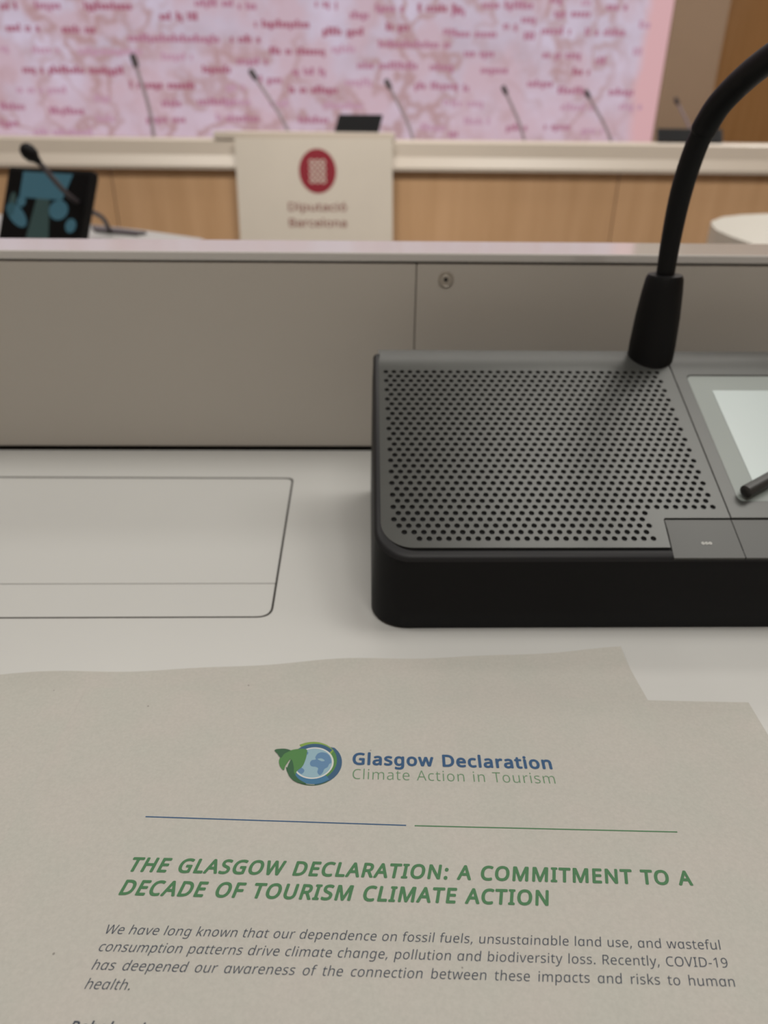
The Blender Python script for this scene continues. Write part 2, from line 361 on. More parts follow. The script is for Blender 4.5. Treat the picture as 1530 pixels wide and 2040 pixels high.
def glyph_meshes():
    cache = {}
    S = 0.01

    def get(ch, thin=0.0):
        key = (ch, thin)
        if key in cache:
            return cache[key]
        polys = []
        for c in GLYPHS[ch][1]:
            p = [Vector((c[i], c[i + 1])) for i in range(0, len(c), 2)]
            if thin:
                q = []
                n = len(p)
                for i in range(n):
                    a, b, d = p[i - 1], p[i], p[(i + 1) % n]
                    t1, t2 = (b - a).normalized(), (d - b).normalized()
                    nn = Vector((t1.y + t2.y, -t1.x - t2.x))
                    if nn.length < 0.05:
                        q.append(b)
                        continue
                    nn.normalize()
                    cs = max(0.45, nn.dot(Vector((t1.y, -t1.x))))
                    q.append(b - nn * (thin / cs))
                p = q
            polys.append([(v.x * S, v.y * S) for v in p])
        bm = fill(polys)
        vs = [(v.co.x / S / 1000, v.co.y / S / 1000) for v in bm.verts]
        bm.verts.index_update()
        fs = [[v.index for v in f.verts] for f in bm.faces]
        bm.free()
        cache[key] = (vs, fs)
        return cache[key]
    return get


glyph = glyph_meshes()


def natural_width(s, track):
    return sum(GLYPHS[c][0] / 1000 + track for c in s) - track - 0.11


def write(bm, s, x0, y0, size, width=None, mode='scale', shear=0.0, bold=0.0, thin=0.0, track=0.0, zf=lambda x, y: 0.0, xsc=1.0, to3=None):
    """letters as flat ink on a surface; width fits the line by letter scale or by its spaces"""
    sx = size * xsc
    gap = 0.0
    if width:
        nw = natural_width(s, track)
        if mode == 'scale':
            sx = width / nw
        else:
            gap = (width - nw * sx) / max(1, s.count(' '))
    copies = [(0, 0)]
    if bold:
        copies += [(bold * math.cos(k * math.pi / 4), bold * math.sin(k * math.pi / 4)) for k in range(8)]
    x = x0 - GLYPH_LSB * sx
    for c in s:
        vs, fs = glyph(c, thin) if c != ' ' else ([], [])
        for ci, (dx, dy) in enumerate(copies):
            lift = ci * 4e-6
            nv = []
            for (u, v) in vs:
                px = x + (u + dx + shear * v) * sx
                py = y0 + (v + dy) * size
                nv.append(bm.verts.new(to3(px, py, lift) if to3 else (px, py, zf(px, py) + lift)))
            for f in fs:
                try:
                    bm.faces.new([nv[i] for i in f])
                except ValueError:
                    pass
        x += (GLYPHS[c][0] / 1000 + track) * sx + (gap if c == ' ' else 0)


GLYPH_LSB = 0.06

# ------------------------------------------------------------------ materials
M_desk = mat('white_laminate', (0.485, 0.483, 0.466), 0.42, noise=0.02, nscale=8)
M_panel = mat('grey_beige_panel', (0.47, 0.435, 0.39), 0.5, noise=0.03, nscale=5, bump=0.15, bscale=900)
M_ledge = mat('ledge_laminate', (0.53, 0.505, 0.48), 0.12, spec=0.85)
M_gap = mat('dark_joint', (0.03, 0.027, 0.024), 0.9)
M_black = mat('black_plastic', (0.0045, 0.0045, 0.005), 0.55, spec=0.2, bump=0.2, bscale=2500)
M_grille = mat('grey_metal_grille', (0.068, 0.070, 0.066), 0.30, spec=0.42, metallic=0.2, noise=0.03, nscale=60)
M_button = mat('grey_button', (0.052, 0.053, 0.049), 0.36, spec=0.4)
M_bezel = mat('dark_grey_bevel', (0.014, 0.014, 0.0155), 0.45, spec=0.25)
M_cloth = mat('speaker_cloth', (0.006, 0.006, 0.007), 0.95)
M_glass = mat('screen_glass', (0.235, 0.265, 0.25), 0.35, spec=0.35)  # ceiling reflection on the dark glass is put into this grey base colour
M_lcd = mat('lit_display', (0.3, 0.32, 0.31), 0.25, emit=(0.38, 0.48, 0.46), estr=0.34)
M_mark = mat('white_print', (0.6, 0.6, 0.57), 0.6)
M_rubber = mat('black_rubber', (0.005, 0.005, 0.0055), 0.5, spec=0.18, bump=0.25, bscale=1800)
M_steel = mat('brushed_steel', (0.45, 0.41, 0.36), 0.38, metallic=0.6)
M_wood = wood('light_oak_veneer', (0.50, 0.30, 0.155), (0.58, 0.36, 0.20))
M_wooddark = wood('walnut_wall', (0.33, 0.165, 0.055), (0.40, 0.21, 0.08))
M_bench = mat('cream_lacquer', (0.56, 0.49, 0.415), 0.4, noise=0.02, nscale=3)
M_sign = mat('sign_board', (0.66, 0.60, 0.52), 0.6, noise=0.02, nscale=6)
M_red = mat('crimson_print', (0.27, 0.015, 0.03), 0.6)
M_redtext = mat('faded_red_print', (0.30, 0.14, 0.12), 0.6)
M_blackscreen = mat('dark_glass', (0.004, 0.004, 0.0045), 0.5, spec=0.08)
M_micgrey = mat('dark_grey_metal', (0.06, 0.05, 0.055), 0.5)
M_micstem = mat('grey_metal_stem', (0.36, 0.30, 0.34), 0.5)
M_wall = mat('cream_plaster', (0.62, 0.56, 0.48), 0.8, noise=0.03, nscale=3)
M_column = mat('taupe_plaster', (0.335, 0.235, 0.16), 0.8, noise=0.03, nscale=3)
M_ceil = mat('white_ceiling', (0.75, 0.73, 0.70), 0.9, noise=0.02, nscale=3)
M_floor = mat('grey_carpet', (0.18, 0.165, 0.15), 0.95, noise=0.2, nscale=90)
M_green = mat('green_ink', (0.045, 0.148, 0.060), 0.7)
M_blue = mat('blue_ink', (0.014, 0.064, 0.155), 0.7)
M_lightgreen = mat('pale_green_ink', (0.10, 0.20, 0.105), 0.7)
M_ink = mat('slate_ink', (0.030, 0.040, 0.060), 0.7)


def paper_material():
    m = bpy.data.materials.new('recycled_paper')
    m.use_nodes = True
    nt = m.node_tree
    b = nt.nodes['Principled BSDF']
    b.inputs['Roughness'].default_value = 0.85
    b.inputs['Specular IOR Level'].default_value = 0.2
    tc = nt.nodes.new('ShaderNodeTexCoord')

    def noise(scale, detail, rough=0.5):
        n = nt.nodes.new('ShaderNodeTexNoise')
        n.inputs['Scale'].default_value = scale
        n.inputs['Detail'].default_value = detail
        n.inputs['Roughness'].default_value = rough
        nt.links.new(tc.outputs['Object'], n.inputs['Vector'])
        return n

    def ramp(src, p0, p1, c0, c1):
        r = nt.nodes.new('ShaderNodeValToRGB')
        r.color_ramp.elements[0].position = p0
        r.color_ramp.elements[1].position = p1
        r.color_ramp.elements[0].color = (*c0, 1)
        r.color_ramp.elements[1].color = (*c1, 1)
        nt.links.new(src, r.inputs['Fac'])
        return r
    big = ramp(noise(60, 3).outputs['Fac'], 0.35, 0.65, (0.412, 0.405, 0.370), (0.428, 0.408, 0.376))
    fib = ramp(noise(1100, 4, 0.6).outputs['Fac'], 0.3, 0.7, (0.945, 0.945, 0.945), (1.04, 1.04, 1.04))
    mul = nt.nodes.new('ShaderNodeMix')
    mul.data_type = 'RGBA'
    mul.blend_type = 'MULTIPLY'
    mul.inputs[0].default_value = 1
    nt.links.new(big.outputs[0], mul.inputs[6])
    nt.links.new(fib.outputs[0], mul.inputs[7])
    # scattered dark specks of recycled pulp
    v = nt.nodes.new('ShaderNodeTexVoronoi')
    v.inputs['Scale'].default_value = 90
    nt.links.new(tc.outputs['Object'], v.inputs['Vector'])
    sp = nt.nodes.new('ShaderNodeMath')
    sp.operation = 'LESS_THAN'
    sp.inputs[1].default_value = 0.026
    nt.links.new(v.outputs['Distance'], sp.inputs[0])
    mx = nt.nodes.new('ShaderNodeMix')
    mx.data_type = 'RGBA'
    mx.inputs[7].default_value = (0.12, 0.11, 0.10, 1)
    nt.links.new(mul.outputs[2], mx.inputs[6])
    sc = nt.nodes.new('ShaderNodeMath')
    sc.operation = 'MULTIPLY'
    sc.inputs[1].default_value = 0.6
    nt.links.new(sp.outputs[0], sc.inputs[0])
    nt.links.new(sc.outputs[0], mx.inputs[0])
    nt.links.new(mx.outputs[2], b.inputs['Base Color'])
    bp = nt.nodes.new('ShaderNodeBump')
    bp.inputs['Strength'].default_value = 0.25
    bp.inputs['Distance'].default_value = 0.0002
    nt.links.new(noise(700, 4).outputs['Fac'], bp.inputs['Height'])
    nt.links.new(bp.outputs[0], b.inputs['Normal'])
    return m


M_paper = paper_material()

# ------------------------------------------------------------------ the room
FZ = -0.75
CZ = 2.6
build('floor', box(-4.5, 5.0, -3.0, 7.0, FZ - 0.1, FZ), M_floor, kind='structure')
build('ceiling', box(-4.5, 5.0, -3.0, 7.0, CZ, CZ + 0.1), M_ceil, kind='structure')
build('wall_left', box(-4.6, -4.5, -3.0, 7.0, FZ, CZ), M_wall, kind='structure')
build('wall_right', box(5.0, 5.1, -3.0, 7.0, FZ, CZ), M_wooddark, kind='structure')
build('wall_back', box(-4.5, 5.0, 7.0, 7.1, FZ, CZ), M_wooddark, kind='structure')
build('wall_front', box(-4.5, 5.0, -3.1, -3.0, FZ, CZ), M_wall, kind='structure')
build('trim_1', box(2.286, 2.715, 6.5, 7.0, FZ, CZ, 0.01), M_column, kind='structure')


# ------------------------------------------------------------------ the screen with the map
def screen_material():
    m = bpy.data.materials.new('map_on_screen')
    m.use_nodes = True
    nt = m.node_tree
    b = nt.nodes['Principled BSDF']
    b.inputs['Base Color'].default_value = (0.02, 0.02, 0.02, 1)
    b.inputs['Roughness'].default_value = 0.6
    tc = nt.nodes.new('ShaderNodeTexCoord')
    sep = nt.nodes.new('ShaderNodeSeparateXYZ')
    nt.links.new(tc.outputs['Object'], sep.inputs[0])

    def noise(scale, detail, dist=0.0, off=0.0):
        mp = nt.nodes.new('ShaderNodeMapping')
        mp.inputs['Location'].default_value = (off, off, 0)
        nt.links.new(tc.outputs['Object'], mp.inputs[0])
        n = nt.nodes.new('ShaderNodeTexNoise')
        n.inputs['Scale'].default_value = scale
        n.inputs['Detail'].default_value = detail
        n.inputs['Distortion'].default_value = dist
        nt.links.new(mp.outputs[0], n.inputs['Vector'])
        return n.outputs['Fac']

    def mix(fac, a, c):
        x = nt.nodes.new('ShaderNodeMix')
        x.data_type = 'RGBA'
        for i, s in ((0, fac), (6, a), (7, c)):
            if isinstance(s, tuple):
                x.inputs[i].default_value = (*s, 1)
            else:
                nt.links.new(s, x.inputs[i])
        return x.outputs[2]

    def rng(src, a, c, lo=0.0, hi=1.0):
        r = nt.nodes.new('ShaderNodeMapRange')
        r.inputs[1].default_value, r.inputs[2].default_value = a, c
        r.inputs[3].default_value, r.inputs[4].default_value = lo, hi
        nt.links.new(src, r.inputs[0])
        return r.outputs[0]

    def math_node(op, a, c):
        n = nt.nodes.new('ShaderNodeMath')
        n.operation = op
        for i, s in enumerate((a, c)):
            if isinstance(s, float):
                n.inputs[i].default_value = s
            else:
                nt.links.new(s, n.inputs[i])
        return n.outputs[0]
    sea = mix(rng(noise(2.3, 3), 0.35, 0.65), (0.46, 0.375, 0.45), (0.55, 0.47, 0.58))
    rose = mix(rng(noise(3.1, 4, off=3.0), 0.45, 0.6), sea, (0.50, 0.365, 0.425))
    low = rng(sep.outputs[2], 0.75, 0.0)           # the map is rosier towards its lower edge
    rose2 = mix(math_node('MULTIPLY', low, 0.55), rose, (0.57, 0.385, 0.44))
    # thin ochre coast lines
    n1 = noise(4.2, 4, 0.15, 7.0)
    band = math_node('ABSOLUTE', math_node('SUBTRACT', n1, 0.5), 0.0)
    coast = math_node('MULTIPLY', rng(band, 0.075, 0.01), rng(noise(1.5, 2, off=11.0), 0.38, 0.55, 0.0, 0.8))
    land = mix(coast, rose2, (0.375, 0.215, 0.215))
    # salmon border strip down the right edge
    edge = math_node('ADD', sep.outputs[0], math_node('MULTIPLY', math_node('SUBTRACT', noise(4.0, 2, off=5.0), 0.5), 0.12))
    strip = rng(edge, 2.05, 2.13)
    fin = mix(strip, land, (0.60, 0.35, 0.37))
    b.inputs['Emission Strength'].default_value = 1.0
    nt.links.new(fin, b.inputs['Emission Color'])
    return m


SY = 6.5
led = empty('led_wall', (0, SY, 0))
tag(led, 'large backlit screen wall filled by a pink and lavender map with small crimson place names', 'screen')
build('housing', box(-4.0, 2.2835, SY + 0.006, SY + 0.10, -0.45, 2.2, 0.004), M_black, led)
bm = bmesh.new()
v = [bm.verts.new(p) for p in ((-3.99, SY, -0.44), (2.284, SY, -0.44), (2.284, SY, 2.19), (-3.99, SY, 2.19))]
bm.faces.new(v)
r = bmesh.ops.extrude_face_region(bm, geom=bm.faces[:])
bmesh.ops.translate(bm, vec=(0, 0.005, 0), verts=[g for g in r['geom'] if isinstance(g, bmesh.types.BMVert)])
map_panel = build('map_image', bm, screen_material(), led)
bm = bmesh.new()
word_mats = [mat('map_ink_faint', (0.02, 0.01, 0.01), 0.6, emit=(0.44, 0.255, 0.34), estr=1.0),
             mat('map_ink_mid', (0.02, 0.01, 0.01), 0.6, emit=(0.36, 0.15, 0.22), estr=1.0),
             mat('map_ink_strong', (0.02, 0.01, 0.01), 0.6, emit=(0.31, 0.09, 0.14), estr=1.0)]


def map_word(x0, x1, z, s):
    h = 0.036
    x = x0
    mi = 0 if s <= 4 else (1 if s <= 6 else 2)
    while x < x1:
        w = random.uniform(0.016, 0.03)
        if random.random() < 0.09:
            x += 0.03
        zz0, zz1 = z - h / 2, z + h / 2
        q = random.random()
        if q < 0.25:
            zz1 += 0.016
        elif q < 0.36:
            zz0 -= 0.014
        vv = [bm.verts.new(p) for p in ((x, SY - 0.002, zz0), (x + w, SY - 0.002, zz0), (x + w, SY - 0.002, zz1), (x, SY - 0.002, zz1))]
        bm.faces.new(vv).material_index = mi
        x += w + 0.006


for wd in WORDS:
    map_word(*wd)
for k in range(150):                                   # the rest of the map, above the picture's edge
    x0 = random.uniform(-3.9, 1.7)
    z = random.uniform(1.05, 2.1)
    map_word(x0, x0 + random.uniform(0.2, 0.7), z, random.choice((3, 5, 8)))
build('place_names', bm, word_mats, map_panel)

# ------------------------------------------------------------------ presiding bench and what stands on it
BY = 3.2
bench = empty('presiding_bench', (0.2, BY, FZ))
tag(bench, 'long straight bench with cream top band over oak panels, in front of the map screen', 'bench')
bm = bmesh.new()                                       # cream top: a slab with a lip that slopes out below
prof = [(BY, 0.1), (BY + 0.012, 0.106), (BY + 0.42, 0.106), (BY + 0.42, 0.0), (BY - 0.02, 0.0), (BY - 0.022, 0.012), (BY - 0.004, 0.05)]
loft(bm, [[(x, y, z) for y, z in prof] for x in (-3.2, 3.3)])
build('bench_top', bm, M_bench, bench)
xs = [-3.2, -2.1, -1.04, 0.0, 1.02, 2.1, 3.3]
for a, b_ in zip(xs, xs[1:]):
    build('front_panel', box(a + 0.002, b_ - 0.002, BY + 0.012, BY + 0.032, FZ + 0.06, -0.001, 0.001), M_wood, bench)
build('plinth', box(-3.15, 3.25, BY + 0.05, BY + 0.07, FZ, FZ + 0.06), M_gap, bench)
for x in (-3.19, 3.26):
    build('end_panel', box(x, x + 0.03, BY + 0.034, BY + 0.41, FZ, -0.001), M_wood, bench)

# a long table stands behind the bench, running away to the right
ta, tb = Vector((-1.45, 3.72, 0)), Vector((2.39, 5.917, 0))
td = (tb - ta).normalized()
tn = Vector((-td.y, td.x, 0))
tbl = empty('presiding_table', (0.4, 4.7, FZ))
tag(tbl, 'cream presiding table hidden behind the bench, carrying the row of thin microphones', 'table')
pa = [ta - tn * 0.05, tb - tn * 0.05, tb + tn * 0.5, ta + tn * 0.5]
build('tabletop', prism([(p.x, p.y) for p in pa], 0.0, 0.035, 0.003), M_bench, tbl)
for s in (0.05, 0.5, 0.95):
    c = ta + (tb - ta) * s + tn * 0.22
    q = [c - td * 0.02 - tn * 0.2, c + td * 0.02 - tn * 0.2, c + td * 0.02 + tn * 0.2, c - td * 0.02 + tn * 0.2]
    build('support', prism([(p.x, p.y) for p in q], FZ, 0.0), M_wood, tbl)


def thin_mic(name, base, tip, label, group, z0):
    """slender stem with a capsule; base/tip in room coordinates"""
    bx, by = base[0], base[1]
    o = empty(name, (bx, by, z0))
    tag(o, label, 'microphone', group)
    bm = bmesh.new()
    ring = [(bx + 0.045 * math.cos(a), by + 0.045 * math.sin(a)) for a in [k * math.pi / 12 for k in range(24)]]
    loft(bm, [[(x, y, z0) for x, y in ring], [(x, y, z0 + 0.012) for x, y in ring],
              [(bx + (x - bx) * 0.8, by + (y - by) * 0.8, z0 + 0.018) for x, y in ring]])
    build('foot', bm, M_black, o, smooth=True)
    t = Vector(tip)
    b0 = Vector((bx, by, z0 + 0.015))
    d = Vector(base) - b0
    p1 = Vector(base)
    mid = p1.lerp(t, 0.42) + Vector((0.012, 0, 0.0))
    path = smooth_path([b0, p1, mid, t], 5)
    bm = bmesh.new()
    tube(bm, path, [0.0105 - 0.002 * i / (len(path) - 1) for i in range(len(path))], 10)
    build('stem', bm, M_micstem, o, smooth=True)
    dr = (path[-1] - path[-3]).normalized()
    bm = bmesh.new()
    tube(bm, [t - dr * 0.012, t - dr * 0.008, t + dr * 0.03, t + dr * 0.042, t + dr * 0.046], [0.007, 0.014, 0.016, 0.012, 0.004], 12)
    build('capsule', bm, M_micgrey, o, smooth=True)
    return o


ROW = 'thin microphones along the presiding table'
mics = [((-1.053, 3.98, 0.112), (-1.09, 3.97, 0.40), 'tallest and leftmost thin microphone before the map screen, nearly upright'),
        ((-0.428, 4.33, 0.12), (-0.585, 4.31, 0.37), 'thin microphone leaning left, above the sign board beside the flat black tablet'),
        ((0.255, 4.72, 0.095), (0.115, 4.70, 0.352), 'thin leaning microphone just right of the small black tablet on the lectern'),
        ((0.99, 5.13, 0.078), (0.843, 5.1, 0.345), 'thin leaning microphone standing fourth from the left before the map screen'),
        ((1.67, 5.53, 0.07), (1.465, 5.5, 0.345), 'thin leaning microphone nearest the right edge of the map screen'),
        ((2.36, 5.87, 0.10), (2.20, 5.84, 0.32), 'shortest thin microphone, brownish, in front of the taupe column')]
for b0, t0, lb in mics:
    # spots on the tabletop; distances along the table follow from where each stands
    s = (Vector((b0[0], b0[1], 0)) - ta).dot(td)
    p = ta + td * min(max(s, 0.1), (tb - ta).length - 0.05) + tn * 0.2
    k = p.y / b0[1]
    base = (b0[0] * k, p.y, 0.16 - (0.16 - b0[2]) * k)
    tip = (t0[0] * k, p.y - 0.02, 0.16 - (0.16 - t0[2]) * k)
    thin_mic('gooseneck_microphone', base, tip, lb, ROW, 0.035)


def slab_screen(name, origin, yaw, recline, w, h, t, label, face_mat, back_mat, cat='tablet'):
    """flat panel: origin = lower left front corner"""
    o = empty(name, origin)
    tag(o, label, cat)
    a = Vector((math.cos(yaw), math.sin(yaw), 0))
    b_ = Vector((-a.y, a.x, 0))
    d = b_ * math.sin(recline) + Vector((0, 0, 1)) * math.cos(recline)
    n = a.cross(d)
    O = Vector(origin)

    def P(u, v_, k=0.0):
        return O + a * u + d * v_ + n * k
    bm = bmesh.new()
    loft(bm, [[P(x, y, -t) for x, y in rrect(0.002, w - 0.002, 0.002, h - 0.002, 0.006, 4)],
              [P(x, y, -t * 0.7) for x, y in rrect(0, w, 0, h, 0.003, 4)],
              [P(x, y, 0) for x, y in rrect(0, w, 0, h, 0.003, 4)]])
    build('casing', bm, back_mat, o)
    bm = bmesh.new()
    f = [bm.verts.new(P(x, y, 0.0005)) for x, y in rrect(0.005, w - 0.005, 0.005, h - 0.005, 0.003, 3)]
    bm.faces.new(f)
    disp = build('display', bm, face_mat, o)
    return o, P, disp


# raised lectern top and its sign
lec = empty('desktop_lectern', (-0.25, 3.4, 0.106))
tag(lec, 'low cream raised lectern top standing on the bench above the sign board', 'lectern')
build('top', box(-0.612, 0.102, 3.195, 3.62, 0.1065, 0.1335, 0.003), M_bench, lec)
slab_screen('tablet', (-0.140, 3.270, 0.1380), math.radians(-16), math.radians(46), 0.184, 0.086, 0.006,
            'small flat black tablet tilted back on the lectern top above the sign', M_blackscreen, M_black)
_ = slab_screen('tablet', (1.205, 3.36, 0.1145), math.radians(-12), math.radians(52), 0.26, 0.075, 0.010,
                        'flat black tablet lying tilted on the right end of the bench by the taupe column', M_blackscreen, M_black)

sign = empty('sign_board', (-0.213, 3.165, -0.26))
tag(sign, 'cream sign board with a crimson oval emblem and two lines of red lettering', 'sign')
bm = bmesh.new()
sp = [(-0.5255, 0.111), (0.0905, 0.116), (0.0985, -0.285), (-0.535, -0.285)]
loft(bm, [[(x, 3.165, z) for x, z in sp], [(x, 3.173, z) for x, z in sp]])
build('board', bm, M_sign, sign)
build('hanger', box(-0.45, 0.02, 3.173, 3.177, -0.28, 0.09), M_bench, sign)
ex_, ez_ = -0.2055, -0.0035


def oval(rx, rz, cx=0.0, cz=0.0, n=40):
    return [(cx + rx * math.cos(k * 2 * math.pi / n), cz + rz * math.sin(k * 2 * math.pi / n)) for k in range(n)]


holes = []                                             # emblem: crimson oval with three chains of pale rings
for cx in (-0.0225, 0.0, 0.0225):
    for cz in (0.033, 0.011, -0.011, -0.033):
        holes.append((cx, cz))
bm = fill([oval(0.074, 0.081)] + [oval(0.0108, 0.0105, *h, n=16) for h in holes] )
bm2 = fill([oval(0.0058, 0.0055, *h, n=12) for h in holes])
me_ = bpy.data.meshes.new('tmp')
bm2.to_mesh(me_)
bm.from_mesh(me_)
bm2.free()
for v in bm.verts:
    v.co = (ex_ + v.co.x, 3.1645, ez_ + v.co.y)
build('emblem', bm, M_red, sign)
bm = bmesh.new()
to3 = lambda x, y, k: (x, 3.1645 - k * 10, y)
write(bm, 'Diputaci\u00f3', -0.329, -0.149, 0.052, width=0.236, bold=0.018, to3=to3)
build('lettering', bm, M_redtext, sign)
bm = bmesh.new()
write(bm, 'Barcelona', -0.329, -0.2095, 0.052, width=0.236, bold=0.018, to3=to3)
build('lettering', bm, M_redtext, sign)

# ------------------------------------------------------------------ the desks between
dl = empty('curved_desk', (-0.7, 1.3, FZ))
tag(dl, 'white curved desk end behind the ledge on the left, under the teal display', 'desk')
pl = [(-1.5, 1.45), (-0.9, 1.12), (-0.45, 0.98), (-0.28, 0.97), (-0.215, 1.02), (-0.205, 1.11), (-0.267, 1.215), (-0.385, 1.305), (-0.5184, 1.39), (-0.9, 1.64), (-1.5, 1.95)]
build('desktop', prism(pl, -0.03, 0.0, 0.002), M_desk, dl)
build('support', prism([(-1.3, 1.5), (-0.45, 1.12), (-0.42, 1.16), (-1.27, 1.56)], FZ, -0.03), M_bench, dl)

dr_ = empty('curved_desk', (1.2, 1.3, FZ))
tag(dr_, 'white desk with a rounded corner behind the ledge at the far right', 'desk')
pr = [(0.605, 0.98), (0.607, 1.17), (0.613, 1.28), (0.626, 1.37), (0.648, 1.44), (0.68, 1.52), (0.73, 1.59), (0.79, 1.635), (0.86, 1.662), (0.95, 1.672), (1.9, 1.672), (1.9, 0.98)]
build('desktop', prism(pr, -0.055, 0.0, 0.004), mat('bright_white_top', (0.64, 0.62, 0.56), 0.4), dr_)
build('body', prism([(0.612 + (x - 0.605) * 0.99, 0.99 + (y - 0.98) * 0.975) for x, y in pr], FZ, -0.055), M_bench, dr_)

teal = mat('teal_picture', (0.01, 0.02, 0.02), 0.4, emit=(0.026, 0.085, 0.115), estr=0.8)
teal2 = mat('dark_green_picture', (0.01, 0.02, 0.02), 0.4, emit=(0.016, 0.036, 0.034), estr=0.8)
o, P, disp = slab_screen('conference_display', (-0.560, 1.158, 0.0015), math.radians(-30), math.radians(25), 0.178, 0.109, 0.012,
                         'tilted dark display showing teal shapes, behind the white ledge at the left', M_blackscreen, M_black, 'display')
bm = bmesh.new()


def blob(pts, mi):
    bm.faces.new([bm.verts.new(P(u, v_, 0.0009)) for u, v_ in pts]).material_index = mi


def ell(cu, cv, ru, rv, n=20, rot=0.0):
    out = []
    for k in range(n):
        a = k * 2 * math.pi / n
        x, y = ru * math.cos(a), rv * math.sin(a)
        out.append((cu + x * math.cos(rot) - y * math.sin(rot), cv + x * math.sin(rot) + y * math.cos(rot)))
    return out


blob([(0.034, 0.066), (0.126, 0.066), (0.140, 0.103), (0.034, 0.103)], 0)
blob([(0.062, 0.006), (0.112, 0.006), (0.100, 0.066), (0.072, 0.066)], 1)
blob(ell(0.034, 0.040, 0.028, 0.012, rot=-0.5), 0)
blob(ell(0.020, 0.055, 0.008, 0.018), 1)
blob(ell(0.040, 0.060, 0.010, 0.008), 0)
blob(ell(0.122, 0.052, 0.020, 0.014), 0)
blob(ell(0.152, 0.032, 0.011, 0.010), 0)
build('picture', bm, [teal, teal2], disp)

# a flat microphone base with its gooseneck beside that display
mb = empty('gooseneck_microphone', (-0.42, 1.27, 0.0))
tag(mb, 'black gooseneck microphone with an oval head, bent across the teal display at the left', 'microphone')
bm = prism([(-0.478, 1.330), (-0.452, 1.268), (-0.372, 1.228), (-0.362, 1.250)], 0.0, 0.005, 0.002)
build('base', bm, M_micgrey, mb)
hd = Vector((-0.4500, 1.065, 0.1265))
path = smooth_path([(-0.425, 1.262, 0.004), (-0.412, 1.20, 0.030), (-0.405, 1.13, 0.048), (-0.4175, 1.085, 0.075), (-0.440, 1.07, 0.1135)], 6)
bm = bmesh.new()
tube(bm, path, [0.0036] * len(path), 10)
build('stem', bm, M_micgrey, mb, smooth=True)
d = (hd - path[-1]).normalized()
bm = bmesh.new()
tube(bm, [path[-1] - d * 0.002, path[-1] + d * 0.003, path[-1] + d * 0.008, path[-1] + d * 0.016, path[-1] + d * 0.023, path[-1] + d * 0.026],
     [0.004, 0.0055, 0.0095, 0.0105, 0.0075, 0.002], 16)
build('windscreen', bm, M_black, mb, smooth=True)

# ------------------------------------------------------------------ the desk in front
desk = empty('conference_desk', (0.1, 0.2, FZ))
tag(desk, 'pale conference desk with cable flap, upright back panel and narrow ledge', 'desk')
DX0, DX1 = -0.75, 0.95
lidq = [(-0.36, 0.2148), (-0.0358, 0.2150), (-0.0387, 0.3343), (-0.36, 0.3366)]


def round_poly(q, rs, seg=6):
    out = []
    n = len(q)
    for i in range(n):
        a, b_, c = Vector(q[i - 1]), Vector(q[i]), Vector(q[(i + 1) % n])
        r_ = rs[i]
        u, w = (a - b_).normalized(), (c - b_).normalized()
        p0, p1 = b_ + u * r_, b_ + w * r_
        for k in range(seg + 1):
            t = k / seg
            p = p0 * (1 - t) ** 2 + b_ * 2 * t * (1 - t) + p1 * t * t
            out.append((p.x, p.y))
    return out


hole = round_poly(lidq, (0.006, 0.006, 0.004, 0.004))
WT = fill([[(DX0, -0.42), (DX1, -0.42), (DX1, 0.3695), (DX0, 0.3695)], hole], extrude=0.0125)
bmesh.ops.translate(WT, vec=(0, 0, -0.0125), verts=WT.verts[:])
build('worktop', WT, M_desk, desk)
cxm, cym = sum(p[0] for p in lidq) / 4, sum(p[1] for p in lidq) / 4
G_ = 0.0009


def inset(q, g):
    return [(x + (g if x < cxm else -g), y + (g if y < cym else -1.6 * g)) for x, y in q]


il = inset(lidq, G_)
ys = 0.2377
xr = lambda y: il[1][0] + (il[2][0] - il[1][0]) * (y - il[1][1]) / (il[2][1] - il[1][1])
back_lid = [(il[0][0], ys), (xr(ys), ys), il[2], il[3]]
front_lid = [il[0], il[1], (xr(ys - 0.0005), ys - 0.0005), (il[0][0], ys - 0.0005)]
lid = build('cable_flap', prism(round_poly(back_lid, (0.0003, 0.0003, 0.0035, 0.0035)), -0.012, 0.0, 0.0001, 1), M_desk, desk)
lid['label'] = 'wide flush flap let into the worktop'
build('flap_strip', prism(round_poly(front_lid, (0.0055, 0.0055, 0.0002, 0.0002)), -0.012, 0.0, 0.0001, 1), M_desk, lid)
sm_ = fill([hole, round_poly(il, (0.0055, 0.0055, 0.0035, 0.0035))])
bmesh.ops.translate(sm_, vec=(0, 0, -0.00015), verts=sm_.verts[:])
build('gap_shade_strip', sm_, M_gap, desk)  # shade in the flap's gap, put in as a dark strip just below flush
build('cable_tray', box(-0.365, -0.03, 0.21, 0.34, -0.045, -0.026), M_gap, desk)
PY = 0.3715
SEAM = 0.0236
p1 = build('back_panel', box(DX0, SEAM - 0.0002, PY, PY + 0.018, 0.0016, 0.0998, 0.0004, 1), M_panel, desk)
p2 = build('access_panel', box(SEAM + 0.0002, DX1, PY, PY + 0.018, 0.0016, 0.0998, 0.0004, 1), M_panel, desk)
build('panel_core', box(DX0, DX1, PY + 0.004, PY + 0.038, -0.03, 0.1008), M_gap, desk)
build('ledge', box(DX0, DX1, PY - 0.0009, 0.4125, 0.1006, 0.1049, 0.0008, 2), M_ledge, desk)
build('rear_panel', box(DX0, DX1, PY + 0.0385, PY + 0.0405, FZ, 0.1006), M_panel, desk)
build('leg_panel', box(DX0, DX0 + 0.03, -0.3, PY + 0.038, FZ, -0.03), M_bench, desk)
build('leg_panel', box(DX1 - 0.03, DX1, -0.3, PY + 0.038, FZ, -0.03), M_bench, desk)
bm = bmesh.new()
sx_, sz_ = 0.0384, 0.0923


